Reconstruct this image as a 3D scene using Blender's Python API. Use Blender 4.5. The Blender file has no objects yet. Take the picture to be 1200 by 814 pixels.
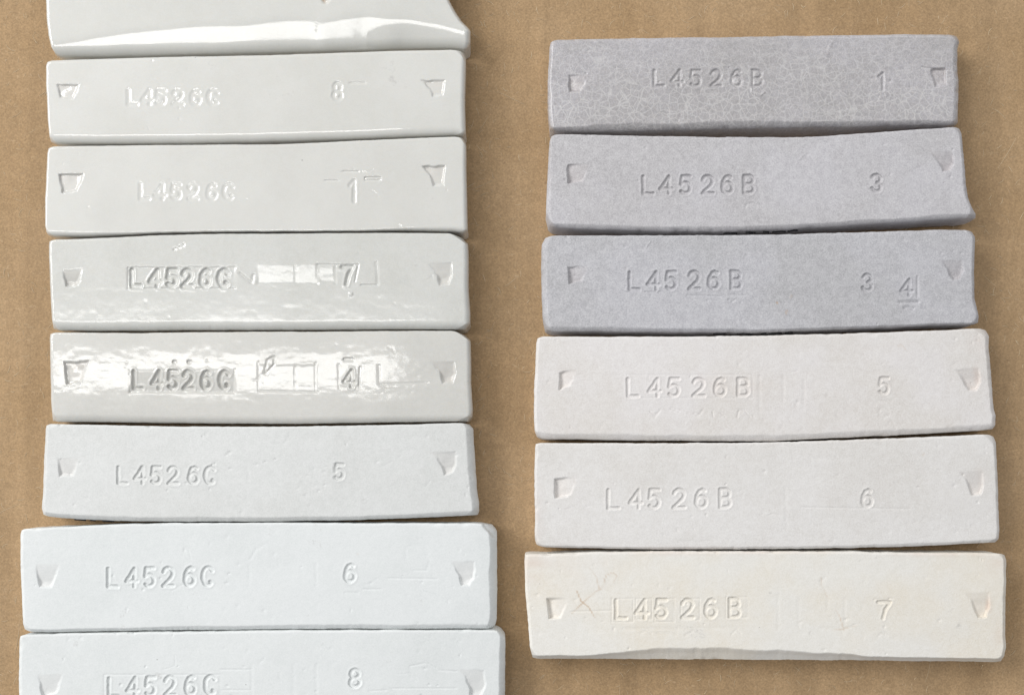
import bpy, math
import numpy as np
from mathutils import Vector

# ---------------------------------------------------------------- scale
S = 0.0002                    # metres per picture unit (a bar is about 10 cm long)
H = 1100.0                    # height of the lens over the cardboard, in units
CX, CY = 600.0, 520.0         # foot of the lens axis
THICK = 40.0                  # thickness of the bars (8 mm)
sc = bpy.context.scene
col = sc.collection

# ---------------------------------------------------------------- camera
cam = bpy.data.cameras.new("camera")
cam.sensor_width = 36.0
cam.lens = 36.0 * H / 1200.0
cam.shift_y = (CY - 407.0) / 1200.0
cam.clip_start = 0.005
cam.clip_end = 20.0
cam_o = bpy.data.objects.new("camera", cam)
cam_o.location = (0, 0, H * S)
col.objects.link(cam_o)
sc.camera = cam_o

# ---------------------------------------------------------------- light
world = bpy.data.worlds.new("World")
sc.world = world
world.use_nodes = True
bg = world.node_tree.nodes["Background"]
bg.inputs[0].default_value = (0.95, 0.97, 1.0, 1)
bg.inputs[1].default_value = 0.395

def area(name, loc, target, sx, sy, power, color):
    l = bpy.data.lights.new(name, 'AREA')
    l.shape = 'RECTANGLE'; l.size = sx; l.size_y = sy
    l.energy = power; l.color = color
    o = bpy.data.objects.new(name, l)
    o.location = loc
    if target is not None:
        d = Vector(target) - Vector(loc)
        o.rotation_euler = d.to_track_quat('-Z', 'Y').to_euler()
    col.objects.link(o)
    return o

def W(px, py, z=0.0):
    k = (H - z) / H
    return np.array([(px - CX) * k * S, -(py - CY) * k * S, z * S])

# long lamp hanging over the left of the board
area("ceiling_lamp", (-0.270, 0.077, 0.67), None, 0.36, 0.095, 0.90, (1.0, 0.985, 0.96))
# window, upper left
area("window_light", (-0.98, 0.53, 0.82), (0, 0.02, 0), 0.76, 0.58, 14.6, (1.0, 0.99, 0.975))
# weak fill lamp added at upper right, brightens that side of the board
area("added_fill_light", (0.55, 0.75, 0.55), (0.05, 0.08, 0), 0.5, 0.4, 1.5, (1.0, 0.99, 0.97))

sc.view_settings.view_transform = 'Standard'
sc.view_settings.look = 'None'
sc.view_settings.exposure = 0.04
sc.view_settings.gamma = 1.0

# ---------------------------------------------------------------- noise
def vnoise(x, y, sx, sy, seed):
    r = np.random.RandomState(seed)
    lat = r.rand(257, 257).astype(np.float64)
    lat[256, :] = lat[0, :]; lat[:, 256] = lat[:, 0]
    fx = (x / sx + 37.3) % 256; fy = (y / sy + 91.7) % 256
    ix = np.floor(fx).astype(int) % 256; iy = np.floor(fy).astype(int) % 256
    tx = fx - np.floor(fx); ty = fy - np.floor(fy)
    tx = tx * tx * tx * (tx * (tx * 6 - 15) + 10); ty = ty * ty * ty * (ty * (ty * 6 - 15) + 10)
    a = lat[iy, ix] * (1 - tx) + lat[iy, ix + 1] * tx
    b = lat[iy + 1, ix] * (1 - tx) + lat[iy + 1, ix + 1] * tx
    return (a * (1 - ty) + b * ty) * 2 - 1

def fbm(x, y, sx, sy, seed, octv=3, gain=0.5):
    s = 0; a = 1.0
    for k in range(octv):
        s = s + a * vnoise(x, y, sx / 2 ** k, sy / 2 ** k, seed + k * 17)
        a *= gain
    return s

def sstep(e0, e1, x):
    t = np.clip((x - e0) / (e1 - e0), 0, 1)
    return t * t * (3 - 2 * t)

def seg_dist(x, y, pts):
    d = np.full(x.shape, 1e9)
    for (x0, y0), (x1, y1) in zip(pts[:-1], pts[1:]):
        dx, dy = x1 - x0, y1 - y0
        L2 = dx * dx + dy * dy + 1e-9
        t = np.clip(((x - x0) * dx + (y - y0) * dy) / L2, 0, 1)
        d = np.minimum(d, np.hypot(x - x0 - t * dx, y - y0 - t * dy))
    return d

def poly_sdf(x, y, pts):
    p = pts + [pts[0]]
    d = seg_dist(x, y, p)
    inside = np.zeros(x.shape, bool)
    for (x0, y0), (x1, y1) in zip(p[:-1], p[1:]):
        c = ((y0 > y) != (y1 > y)) & (x < (x1 - x0) * (y - y0) / ((y1 - y0) + 1e-12) + x0)
        inside ^= c
    return np.where(inside, -d, d)

# ---------------------------------------------------------------- glyphs (x right, y down, cap height 1)
def arc(cx, cy, rx, ry, a0, a1, n=10):
    return [(cx + rx * math.cos(math.radians(a0 + (a1 - a0) * i / n)),
             cy + ry * math.sin(math.radians(a0 + (a1 - a0) * i / n))) for i in range(n + 1)]

GL = {
    'L': [[(0.04, 0), (0.04, 1), (0.62, 1)]],
    '4': [[(0.50, 1.0), (0.50, 0.0), (0.0, 0.72), (0.68, 0.72)]],
    '5': [[(0.60, 0.0), (0.12, 0.0), (0.06, 0.47)] + arc(0.30, 0.68, 0.30, 0.32, 222, 500, 14)],
    '2': [arc(0.32, 0.28, 0.29, 0.28, 190, 375, 12) + [(0.50, 0.55), (0.02, 1.0), (0.64, 1.0)]],
    '6': [arc(0.32, 0.69, 0.29, 0.31, 0, 360, 18), [(0.54, 0.08), (0.40, 0.0), (0.22, 0.08), (0.08, 0.32), (0.03, 0.66)]],
    'C': [arc(0.36, 0.5, 0.35, 0.5, 322, 52, 18) + [(0.50, 0.80)]],
    'G': [arc(0.35, 0.5, 0.34, 0.5, 318, 44, 18), [(0.60, 0.14), (0.63, 0.34)], [(0.60, 0.84), (0.62, 0.70)]],
    'B': [[(0.05, 0), (0.05, 1), (0.36, 1)] + arc(0.36, 0.74, 0.26, 0.26, 90, -90, 8) +
          [(0.05, 0.48), (0.34, 0.48)] + arc(0.34, 0.24, 0.24, 0.24, 90, -90, 8) + [(0.05, 0)]],
    '3': [arc(0.28, 0.25, 0.27, 0.25, 200, 430, 12), arc(0.28, 0.74, 0.30, 0.27, -80, 160, 12)],
    '7': [[(0.0, 0.0), (0.60, 0.0), (0.36, 0.45), (0.24, 1.0)]],
    '8': [arc(0.3, 0.25, 0.24, 0.25, 0, 360, 16), arc(0.3, 0.75, 0.29, 0.26, 0, 360, 16)],
    '1': [[(0.05, 0.22), (0.28, 0.0), (0.28, 1.0)]],
}

def glyph(ch, x, y, h, w=None, rot=0.0):
    """x, y: upper left of the glyph"""
    w = w or h
    c, s = math.cos(math.radians(rot)), math.sin(math.radians(rot))
    out = []
    for pl in GL[ch]:
        out.append([(x + (a * w) * c - (b * h) * s, y + (a * w) * s + (b * h) * c) for a, b in pl])
    return out

# ---------------------------------------------------------------- materials
def new_mat(name):
    m = bpy.data.materials.new(name)
    m.use_nodes = True
    nt = m.node_tree
    for n in list(nt.nodes):
        nt.nodes.remove(n)
    out = nt.nodes.new('ShaderNodeOutputMaterial')
    bs = nt.nodes.new('ShaderNodeBsdfPrincipled')
    nt.links.new(bs.outputs[0], out.inputs[0])
    return m, nt, bs

def N(nt, typ, **kw):
    n = nt.nodes.new(typ)
    for k, v in kw.items():
        if k == 'inp':
            for i, val in v.items():
                n.inputs[i].default_value = val
        else:
            setattr(n, k, v)
    return n

def coords(nt, scale=(1, 1, 1), loc=(0, 0, 0)):
    g = N(nt, 'ShaderNodeNewGeometry')
    m = N(nt, 'ShaderNodeMapping')
    m.inputs['Scale'].default_value = tuple(s / S for s in scale)
    m.inputs['Location'].default_value = loc
    nt.links.new(g.outputs['Position'], m.inputs[0])
    return m.outputs[0]

def ramp(nt, src, stops):
    r = N(nt, 'ShaderNodeValToRGB')
    els = r.color_ramp.elements
    while len(els) < len(stops):
        els.new(0.5)
    for e, (p, c) in zip(els, stops):
        e.position = p
        e.color = (c, c, c, 1) if not isinstance(c, tuple) else (*c, 1)
    nt.links.new(src, r.inputs[0])
    return r.outputs[0]

def mix(nt, fac, a, b, mode='MIX'):
    m = N(nt, 'ShaderNodeMix', data_type='RGBA', blend_type=mode)
    m.clamp_factor = True
    for sock, v in ((m.inputs[0], fac), (m.inputs[6], a), (m.inputs[7], b)):
        if isinstance(v, (int, float)):
            sock.default_value = v
        elif isinstance(v, tuple):
            sock.default_value = (*v, 1)
        else:
            nt.links.new(v, sock)
    return m.outputs[2]

def noise(nt, vec, scale, detail=3, rough=0.55, dist=0.0):
    n = N(nt, 'ShaderNodeTexNoise')
    n.inputs['Scale'].default_value = scale
    n.inputs['Detail'].default_value = detail
    n.inputs['Roughness'].default_value = rough
    n.inputs['Distortion'].default_value = dist
    nt.links.new(vec, n.inputs['Vector'])
    return n.outputs[0]

def math_(nt, op, a, b=0.0, c=None):
    m = N(nt, 'ShaderNodeMath', operation=op)
    for i, v in enumerate((a, b, c)):
        if v is None:
            continue
        if isinstance(v, (int, float)):
            m.inputs[i].default_value = v
        else:
            nt.links.new(v, m.inputs[i])
    return m.outputs[0]

def bump(nt, h, strength, dist, bs, prev=None):
    b = N(nt, 'ShaderNodeBump')
    b.inputs['Strength'].default_value = strength
    b.inputs['Distance'].default_value = dist * S
    nt.links.new(h, b.inputs['Height'])
    if prev is not None:
        nt.links.new(prev, b.inputs['Normal'])
    if bs is not None:
        nt.links.new(b.outputs[0], bs.inputs['Normal'])
    return b.outputs[0]

def ceramic(name, base, alt, rough, spec=0.5, coat=0.0, coat_rough=0.05, grain=0.25, grain_col=0.05,
            sss=0.0, tint=None, crackle=False, seed=0.0, stain=0.0, blotch=(0.4, 0.6)):
    m, nt, bs = new_mat(name)
    v = coords(nt, (1, 1, 1), (seed * 53.1, seed * 17.7, 0))
    big = noise(nt, v, 0.011, 3)
    c = mix(nt, ramp(nt, big, [(blotch[0], 0.0), (blotch[1], 1.0)]), base, alt)
    fine = noise(nt, v, 0.62, 4, 0.75)
    mid = noise(nt, v, 0.16, 4, 0.7)
    c = mix(nt, grain_col * 1.5, c, ramp(nt, fine, [(0.35, 0.0), (0.65, 1.0)]), 'OVERLAY')
    c = mix(nt, grain_col * 0.6, c, ramp(nt, mid, [(0.38, 0.0), (0.62, 1.0)]), 'OVERLAY')
    # rare dark specks
    vo = N(nt, 'ShaderNodeTexVoronoi'); vo.inputs['Scale'].default_value = 0.040
    nt.links.new(v, vo.inputs['Vector'])
    sepd = N(nt, 'ShaderNodeSeparateColor'); nt.links.new(vo.outputs['Color'], sepd.inputs[0])
    rad = math_(nt, 'MULTIPLY', math_(nt, 'GREATER_THAN', sepd.outputs[0], 0.62), math_(nt, 'MULTIPLY', sepd.outputs[1], 0.036))
    spk = math_(nt, 'LESS_THAN', vo.outputs['Distance'], rad)
    c = mix(nt, math_(nt, 'MULTIPLY', spk, 0.45), c, (0.12, 0.11, 0.10))
    # smudgy marks
    sm = math_(nt, 'MULTIPLY', ramp(nt, noise(nt, v, 0.022, 5, 0.7, 0.6), [(0.62, 0.0), (0.72, 1.0)]),
               ramp(nt, noise(nt, v, 0.16, 4, 0.7), [(0.5, 0.0), (0.62, 1.0)]))
    c = mix(nt, math_(nt, 'MULTIPLY', sm, 0.30 + stain), c, (0.30, 0.28, 0.26))
    if tint:
        c = mix(nt, tint[1], c, tint[0], 'MULTIPLY')
    nb = None
    if crackle:
        dv = N(nt, 'ShaderNodeTexNoise'); dv.inputs['Scale'].default_value = 0.06; dv.inputs['Detail'].default_value = 3
        nt.links.new(v, dv.inputs['Vector'])
        sub = N(nt, 'ShaderNodeVectorMath', operation='MULTIPLY_ADD')
        nt.links.new(dv.outputs['Color'], sub.inputs[0]); sub.inputs[1].default_value = (8, 8, 0); nt.links.new(v, sub.inputs[2])
        lines = None
        for sc_, w_, amt in ((0.115, 0.085, 0.40), (0.05, 0.028, 0.42)):
            cr = N(nt, 'ShaderNodeTexVoronoi', feature='DISTANCE_TO_EDGE'); cr.inputs['Scale'].default_value = sc_
            nt.links.new(sub.outputs[0], cr.inputs['Vector'])
            l = ramp(nt, cr.outputs['Distance'], [(0.0, amt), (w_ * 0.4, amt * 0.55), (w_, 0.0)])
            lines = l if lines is None else math_(nt, 'MAXIMUM', lines, l)
        # stronger in the lower two thirds of the bar
        g = N(nt, 'ShaderNodeNewGeometry'); sp = N(nt, 'ShaderNodeSeparateXYZ'); nt.links.new(g.outputs['Position'], sp.inputs[0])
        yy = math_(nt, 'ADD', math_(nt, 'MULTIPLY', sp.outputs[1], 1 / S), math_(nt, 'MULTIPLY', noise(nt, v, 0.03, 2), 30.0))
        mask = ramp(nt, math_(nt, 'DIVIDE', math_(nt, 'SUBTRACT', 478.0, yy), 50.0), [(0.0, 0.45), (1.0, 1.0)])
        mask = math_(nt, 'MULTIPLY', mask, ramp(nt, noise(nt, v, 0.025, 3), [(0.35, 0.45), (0.6, 1.0)]))
        c = mix(nt, math_(nt, 'MULTIPLY', lines, mask), c, (0.78, 0.77, 0.75))
    # coloured marks painted by hand
    at = N(nt, 'ShaderNodeAttribute', attribute_name='mark')
    c = mix(nt, math_(nt, 'MULTIPLY', at.outputs['Fac'], 1.0), c, (0.50, 0.33, 0.19))
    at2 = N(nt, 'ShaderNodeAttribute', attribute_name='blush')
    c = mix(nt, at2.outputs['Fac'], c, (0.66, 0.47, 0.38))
    nt.links.new(c, bs.inputs['Base Color'])
    bs.inputs['Roughness'].default_value = rough
    bs.inputs['Specular IOR Level'].default_value = spec
    bs.inputs['Coat Weight'].default_value = coat
    bs.inputs['Coat Roughness'].default_value = coat_rough
    if sss > 0:
        bs.subsurface_method = 'RANDOM_WALK'
        bs.inputs['Subsurface Weight'].default_value = sss
        bs.inputs['Subsurface Radius'].default_value = (1.0, 0.8, 0.6)
        bs.inputs['Subsurface Scale'].default_value = 4 * S
    n1 = bump(nt, mid, grain * 0.7, 1.2, None)
    bump(nt, fine, grain, 0.7, bs, n1)
    if coat > 0:
        cb = noise(nt, v, 0.05, 3, 0.5)
        bb = N(nt, 'ShaderNodeBump'); bb.inputs['Strength'].default_value = 0.08 ; bb.inputs['Distance'].default_value = 1.0 * S
        nt.links.new(cb, bb.inputs['Height'])
        nt.links.new(bb.outputs[0], bs.inputs['Coat Normal'])
    return m

def make_cardboard():
    m, nt, bs = new_mat("cardboard")
    v = coords(nt)
    big = noise(nt, v, 0.006, 4, 0.6)
    c = mix(nt, ramp(nt, big, [(0.35, 0.0), (0.65, 1.0)]), (0.368, 0.244, 0.131), (0.426, 0.291, 0.166))
    fine = noise(nt, v, 0.45, 5, 0.8)
    mid = noise(nt, v, 0.07, 4, 0.7)
    c = mix(nt, 0.30, c, ramp(nt, fine, [(0.30, 0.0), (0.70, 1.0)]), 'OVERLAY')
    c = mix(nt, 0.06, c, ramp(nt, mid, [(0.32, 0.0), (0.68, 1.0)]), 'OVERLAY')
    # fibres: thin contour lines of warped noise, cut into short pieces
    fib = None
    for k, (sx, sy, s, w) in enumerate(((1, 1, 0.10, 0.010), (1.6, .7, 0.13, 0.012), (.6, 1.5, 0.085, 0.009))):
        vv = coords(nt, (sx, sy, 1), (31 * k, 77 * k, 0))
        n_ = noise(nt, vv, s, 1.5, 0.5, 0.7)
        l = math_(nt, 'LESS_THAN', math_(nt, 'ABSOLUTE', math_(nt, 'SUBTRACT', n_, 0.5)), w)
        cut = ramp(nt, noise(nt, vv, s * 0.9 + 0.013, 2, 0.6), [(0.56, 0.0), (0.62, 1.0)])
        l = math_(nt, 'MULTIPLY', l, cut)
        fib = l if fib is None else math_(nt, 'MAXIMUM', fib, l)
    c = mix(nt, math_(nt, 'MULTIPLY', fib, 0.22), c, (0.72, 0.55, 0.36))
    dk = math_(nt, 'MULTIPLY', ramp(nt, noise(nt, coords(nt, (1, 1, 1), (900, 10, 0)), 0.16, 3, 0.7), [(0.66, 0.0), (0.74, 1.0)]), 0.35)
    c = mix(nt, dk, c, (0.15, 0.085, 0.045))
    # faint flute bands running up the sheet
    bv = coords(nt, (1, 0.05, 1))
    band = noise(nt, bv, 0.035, 2, 0.5)
    c = mix(nt, 0.07, c, ramp(nt, band, [(0.35, 0.0), (0.65, 1.0)]), 'OVERLAY')
    hv = coords(nt, (0.04, 1, 1), (5, 5, 0))
    c = mix(nt, 0.015, c, ramp(nt, noise(nt, hv, 0.05, 3, 0.6), [(0.35, 0.0), (0.65, 1.0)]), 'OVERLAY')
    nt.links.new(c, bs.inputs['Base Color'])
    bs.inputs['Roughness'].default_value = 0.85
    bs.inputs['Specular IOR Level'].default_value = 0.25
    n1 = bump(nt, fine, 0.28, 0.8, None)
    n2 = bump(nt, band, 0.08, 2.0, None, n1)
    bump(nt, fib, 0.3, 0.5, bs, n2)
    return m

def make_ink():
    m, nt, bs = new_mat("black_marker_ink")
    v = coords(nt)
    c = mix(nt, noise(nt, v, 0.3, 3), (0.01, 0.01, 0.012), (0.03, 0.03, 0.035))
    nt.links.new(c, bs.inputs['Base Color'])
    bs.inputs['Roughness'].default_value = 0.6
    return m

INK = make_ink()

# ---------------------------------------------------------------- mesh output
def mesh_object(name, verts, faces, mat, parent, normals=None, attrs=None, origin=(0, 0, 0)):
    me = bpy.data.meshes.new(name)
    v = verts - np.array(origin)
    nv, nf = len(v), len(faces)
    me.vertices.add(nv)
    me.vertices.foreach_set('co', v.astype(np.float32).ravel())
    k = faces.shape[1]
    me.loops.add(nf * k)
    me.loops.foreach_set('vertex_index', faces.astype(np.int32).ravel())
    me.polygons.add(nf)
    me.polygons.foreach_set('loop_start', (np.arange(nf) * k).astype(np.int32))
    me.polygons.foreach_set('loop_total', np.full(nf, k, np.int32))
    me.update(calc_edges=True)
    me.polygons.foreach_set('use_smooth', np.ones(nf, bool))
    if attrs:
        for an, av in attrs.items():
            a = me.attributes.new(an, 'FLOAT', 'POINT')
            a.data.foreach_set('value', av.astype(np.float32))
    me.materials.append(mat)
    me.validate()
    if normals is not None:
        me.normals_split_custom_set_from_vertices(normals.tolist())
    o = bpy.data.objects.new(name, me)
    col.objects.link(o)
    if parent:
        o.parent = parent
    return o

def sample_edge(pts, t, smooth, jag, seed):
    p = np.array(pts, float)
    d = np.r_[0, np.cumsum(np.hypot(*np.diff(p, axis=0).T))]
    n = 1200
    s = np.linspace(0, d[-1], n)
    x = np.interp(s, d, p[:, 0]); y = np.interp(s, d, p[:, 1])
    k = max(1, int(smooth / d[-1] * n)) | 1
    if k > 1:
        def sm(a):
            # reflect the ends so that the corner points stay put
            e = np.r_[2 * a[0] - a[k:0:-1], a, 2 * a[-1] - a[-2:-k - 2:-1]]
            for _ in range(2):
                e = np.convolve(e, np.ones(k) / k, 'same')
            return e[k:k + n]
        x, y = sm(x), sm(y)
    w = np.sin(np.pi * np.linspace(0, 1, n)) ** 0.3
    tx, ty = np.gradient(x), np.gradient(y)
    l = np.hypot(tx, ty) + 1e-9
    j = (fbm(s, s * 0, 22, 1, seed, 3, 0.6) * 0.5 + vnoise(s, s * 0, 3.2, 1, seed + 5) * 0.28) * jag * w
    x = x - ty / l * j; y = y + tx / l * j
    return np.c_[np.interp(t * d[-1], s, x), np.interp(t * d[-1], s, y)]

def per_px(spec, s):
    if isinstance(spec, (int, float)):
        return np.full(s.shape, float(spec))
    xs, ys = zip(*spec)
    return np.interp(s, xs, ys)

bar_no = [0]
def bar(label, T, R, B, L, mat, notch_mat=None, bevT=(2, 1.6), bevR=(6, 6), bevB=(7, 9), bevL=(4, 4),
        warp=None, glyphs=(), notches=(), strokes=(), marks=(), blush=(), ink=(), jag=0.6, thick=THICK, rough_amp=0.3,
        round_=True, smooth=6, extra=None, step=1.0, plates=()):
    bar_no[0] += 1
    seed = bar_no[0] * 101
    glazed = mat.name in ('glassy_white_porcelain', 'glossy_grey_porcelain', 'glossy_ash_porcelain', 'waxy_grey_porcelain', 'waxy_cream_porcelain')
    lenx = np.hypot(T[-1][0] - T[0][0], T[-1][1] - T[0][1]); leny = np.hypot(L[-1][0] - L[0][0], L[-1][1] - L[0][1])
    def spaced(lo, ln, zones, ends, target):
        # rows and columns crowd together at the bevels, the stamps and the notches
        p = np.linspace(0, ln, 2400)
        den = np.full(p.shape, 1 / 1.7)
        for a_, b_ in zones:
            den = np.maximum(den, (1 / 0.68) * sstep(a_ - lo - 7, a_ - lo - 3, p) * (1 - sstep(b_ - lo + 3, b_ - lo + 7, p)))
        for e_, w_ in zip((p, ln - p), ends):
            den = np.maximum(den, (1 / 0.75) * (1 - sstep(w_, w_ + 4, e_)))
        c_ = np.r_[0, np.cumsum((den[1:] + den[:-1]) / 2 * np.diff(p))]
        n_ = min(int(c_[-1]) + 1, target)
        return np.interp(np.linspace(0, c_[-1], n_), c_, p) / ln
    zx, zy = [], []
    for g_ in glyphs:
        zx.append((g_[2], g_[2] + g_[5] * 0.66)); zy.append((g_[3], g_[3] + g_[4]))
    for n_ in notches:
        a_ = np.array(n_[0]); zx.append((a_[:, 0].min(), a_[:, 0].max())); zy.append((a_[:, 1].min(), a_[:, 1].max()))
    mx = lambda b_: max(q_[1] for q_ in b_[0]) if not isinstance(b_[0], (int, float)) else b_[0]
    y0_ = (T[len(T) // 2][1] + T[0][1]) / 2
    u = spaced((T[0][0] + B[0][0]) / 2, lenx, zx, (mx(bevL), mx(bevR)), 760)
    v = spaced(y0_, leny, zy, (mx(bevT), mx(bevB)), 190)
    nu, nv = len(u), len(v)
    Tp = sample_edge(T, u, smooth, jag, seed + 1); Bp = sample_edge(B, u, smooth, jag, seed + 2)
    Lp = sample_edge(L, v, 1.5, jag, seed + 3); Rp = sample_edge(R, v, 1.5, jag, seed + 4)
    Lp[0], Rp[0], Lp[-1], Rp[-1] = Tp[0], Tp[-1], Bp[0], Bp[-1]
    U, V = np.meshgrid(u, v)
    X = np.zeros((nv, nu)); Y = np.zeros((nv, nu))
    for i, A in enumerate((X, Y)):
        A[:] = ((1 - V) * Tp[None, :, i] + V * Bp[None, :, i] + (1 - U) * Lp[:, None, i] + U * Rp[:, None, i]
                - ((1 - U) * (1 - V) * Tp[0, i] + U * (1 - V) * Tp[-1, i] + (1 - U) * V * Bp[0, i] + U * V * Bp[-1, i]))
    # distances to the four sides, in units
    dT, dB, dL, dR = V * leny, (1 - V) * leny, U * lenx, (1 - U) * lenx
    Z = np.full((nv, nu), float(thick))
    def side(d, spec, s):
        w = per_px(spec[0], s); h = spec[1]
        w = w * (1 + (0.03 if glazed else 0.13) * fbm(s, s * 0, 30, 1, seed + 9, 3))
        a = np.clip(1 - d / np.maximum(w, 0.5), 0, 1)
        return a, h
    parts_ = [side(dT, bevT, X), side(dB, bevB, X), side(dL, bevL, Y), side(dR, bevR, Y)]
    glz = 1.0 if glazed else 0.5
    prof = (lambda a: (1 - glz) * a + glz * (1 - np.sqrt(np.clip(1 - a * a * 0.97, 0, 1)))) if round_ else (lambda a: sstep(0, 0.5, a) * 0.12 + a * 0.88)
    drop = 0
    for a, h in parts_:
        drop = drop + (prof(a) * h) ** 2
    Z -= np.sqrt(drop)
    if warp:
        Z += warp((U, V), X, Y)
    Z += rough_amp * (0.7 * fbm(X, Y, 60, 34, seed + 11, 2, 0.35) + 0.10 * vnoise(X, Y, 6, 5, seed + 12))
    if extra:
        Z += extra(X, Y, U, V, seed)
    for (x0, y0, x1, y1, dep, tilt) in plates:
        sd = np.maximum(np.maximum(x0 - X, X - x1), np.maximum(y0 - Y, Y - y1))
        Z -= (dep + tilt * (Y - (y0 + y1) / 2)) * (1 - sstep(-1.4, 2.0, sd + 0.8 * vnoise(X, Y, 7, 7, seed + 45)))
    rs = np.random.RandomState(seed + 300)
    x0_, x1_, y0_, y1_ = X.min(), X.max(), Y.min(), Y.max()
    for k in range(14 if glazed else 46):
        px_, py_, pr_ = rs.uniform(x0_ + 8, x1_ - 8), rs.uniform(y0_ + 6, y1_ - 8), rs.uniform(0.7, 1.7)
        m = (abs(X - px_) < 5) & (abs(Y - py_) < 5)
        Z[m] -= (rs.uniform(0.3, 1.0) * (0.35 if glazed else 1.0)) * np.exp(-((X[m] - px_) ** 2 + (Y[m] - py_) ** 2) / pr_ ** 2)
    for k in range(2 if glazed else 12):
        px_, py_, an, ln = rs.uniform(x0_ + 20, x1_ - 40), rs.uniform(y0_ + 10, y1_ - 14), rs.uniform(-0.5, 0.7), rs.uniform(5, 24)
        pl = [(px_ + ln * t_ * math.cos(an + 0.8 * t_ * rs.uniform(-1, 1)), py_ + ln * t_ * math.sin(an + 0.8 * t_ * rs.uniform(-1, 1))) for t_ in (0, .35, .7, 1)]
        m = (X > px_ - 30) & (X < px_ + 32) & (abs(Y - py_) < 28)
        d = seg_dist(X[m], Y[m], pl)
        Z[m] -= rs.uniform(0.08, 0.28) * np.exp(-(d / rs.uniform(0.7, 1.2)) ** 2)
    if not glazed:
        for k in range(26):
            e_ = rs.randint(4)
            if e_ < 2: ci, cj = (0, nv - 1)[e_], rs.randint(5, nu - 5)
            else: ci, cj = rs.randint(4, nv - 4), (0, nu - 1)[e_ - 2]
            cx_, cy_, r1, r2 = X[ci, cj], Y[ci, cj], rs.uniform(1.5, 5.5), rs.uniform(1.0, 2.6)
            if e_ >= 2: r1, r2 = r2, r1
            Z -= rs.uniform(0.6, 2.4) * np.exp(-((X - cx_) / r1) ** 2 - ((Y - cy_) / r2) ** 2)
    for (da, db) in ((dR, dT), (dR, dB), (dL, dB)):
        c_ = rs.uniform(4, 11)
        Z -= 0.75 * np.clip(c_ - (da * rs.uniform(0.7, 1.1) + db * rs.uniform(0.6, 1.0)), 0, 20)
    owner = np.zeros((nv, nu), int)
    regs = []
    def local(bx, pad):
        return (X > bx[0] - pad) & (X < bx[2] + pad) & (Y > bx[1] - pad) & (Y < bx[3] + pad)
    def bbox(pls):
        a = np.array([p for pl in pls for p in pl]); return (*a.min(0), *a.max(0))
    for pls, hw, depth, soft in strokes:
        m = local(bbox(pls), hw + soft + 1)
        xs, ys = X[m], Y[m]
        d = np.full(xs.shape, 1e9)
        for pl in pls:
            d = np.minimum(d, seg_dist(xs, ys, pl))
        Z[m] -= depth * (1 - sstep(hw - soft * 0.5, hw + soft * 0.5, d))
    for kind, ch, gx, gy, gh, gw, hw, depth, soft, rot in glyphs:
        pls = glyph(ch, gx, gy, gh, gw, rot)
        m = local(bbox(pls), hw + soft + 3)
        xs, ys = X[m], Y[m]
        d = np.full(xs.shape, 1e9)
        for pl in pls:
            d = np.minimum(d, seg_dist(xs, ys, pl))
        dd = d + 0.35 * vnoise(xs, ys, 4, 4, seed + 40)
        cut = 1 - sstep(hw - soft * 0.5, hw + soft * 0.5, dd)
        lip = np.exp(-((dd - hw - soft * 0.5 - 0.9) / 1.1) ** 2) * 0.16
        Z[m] -= depth * (cut - lip)
        regs.append((kind, None, 0))
        ow = owner[m]; ow[(dd < hw + soft * 0.5) & (ow == 0)] = len(regs); owner[m] = ow
    blushv = np.zeros((nv, nu))
    for poly, depth, ramp_dir, soft in notches:
        # a wedge pressed in: side walls steep, the floor ramps along ramp_dir
        m = local(bbox([poly]), 8)
        xs, ys = X[m], Y[m]
        sd = poly_sdf(xs, ys, poly) + 0.9 * vnoise(xs, ys, 7, 7, seed + 60)
        a = np.array(poly)
        pr = (xs * ramp_dir[0] + ys * ramp_dir[1]); pa = a @ np.array(ramp_dir)
        f = np.clip((pr - pa.min()) / (pa.max() - pa.min()), 0, 1)
        if ramp_dir == (0, -1):
            depthf = depth * (0.75 + 0.15 * vnoise(xs, ys, 9, 9, seed + 61))
        else:
            pw, fall = (2.0, 0.1) if ramp_dir[0] < 0 else ((1.15, 0.15) if ramp_dir == (0, 1) and xs.min() > 1000 else (1.35, 0.45))
            depthf = depth * (f ** pw) * (1 - fall * sstep(0.72, 1.0, f)) * (1 + 0.12 * vnoise(xs, ys, 8, 8, seed + 61))
        Z[m] -= depthf * (1 - sstep(-soft, soft * 0.5, sd))
        regs.append(('notch', None, 0))
        ow = owner[m]; ow[sd < soft * 0.5] = len(regs); owner[m] = ow
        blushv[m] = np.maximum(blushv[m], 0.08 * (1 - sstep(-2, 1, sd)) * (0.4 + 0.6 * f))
    markv = np.zeros((nv, nu))
    for pl, hw, amt in marks:
        m = local(bbox([pl]), 4)
        d = seg_dist(X[m], Y[m], pl)
        markv[m] = np.maximum(markv[m], amt * (1 - sstep(hw * 0.4, hw * 1.3, d)) * (0.55 + 0.45 * vnoise(X[m], Y[m], 9, 9, seed + 70)))
    for (cx_, cy_, rx, ry, amt) in blush:
        blushv = np.maximum(blushv, amt * np.exp(-(((X - cx_) / rx) ** 2 + ((Y - cy_) / ry) ** 2)) * (0.7 + 0.5 * vnoise(X, Y, 14, 9, seed + 71)))
    K = (H - Z) / H
    VX, VY, VZ = (X - CX) * K * S, -(Y - CY) * K * S, Z * S
    P = np.stack([VX, VY, VZ], -1)
    # normals of the whole top skin, shared by every piece of it
    du = np.gradient(P, axis=1); dv = np.gradient(P, axis=0)
    n = np.cross(dv, du); n /= (np.linalg.norm(n, axis=-1, keepdims=True) + 1e-20)
    if n[nv // 2, nu // 2, 2] < 0: n = -n
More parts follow.
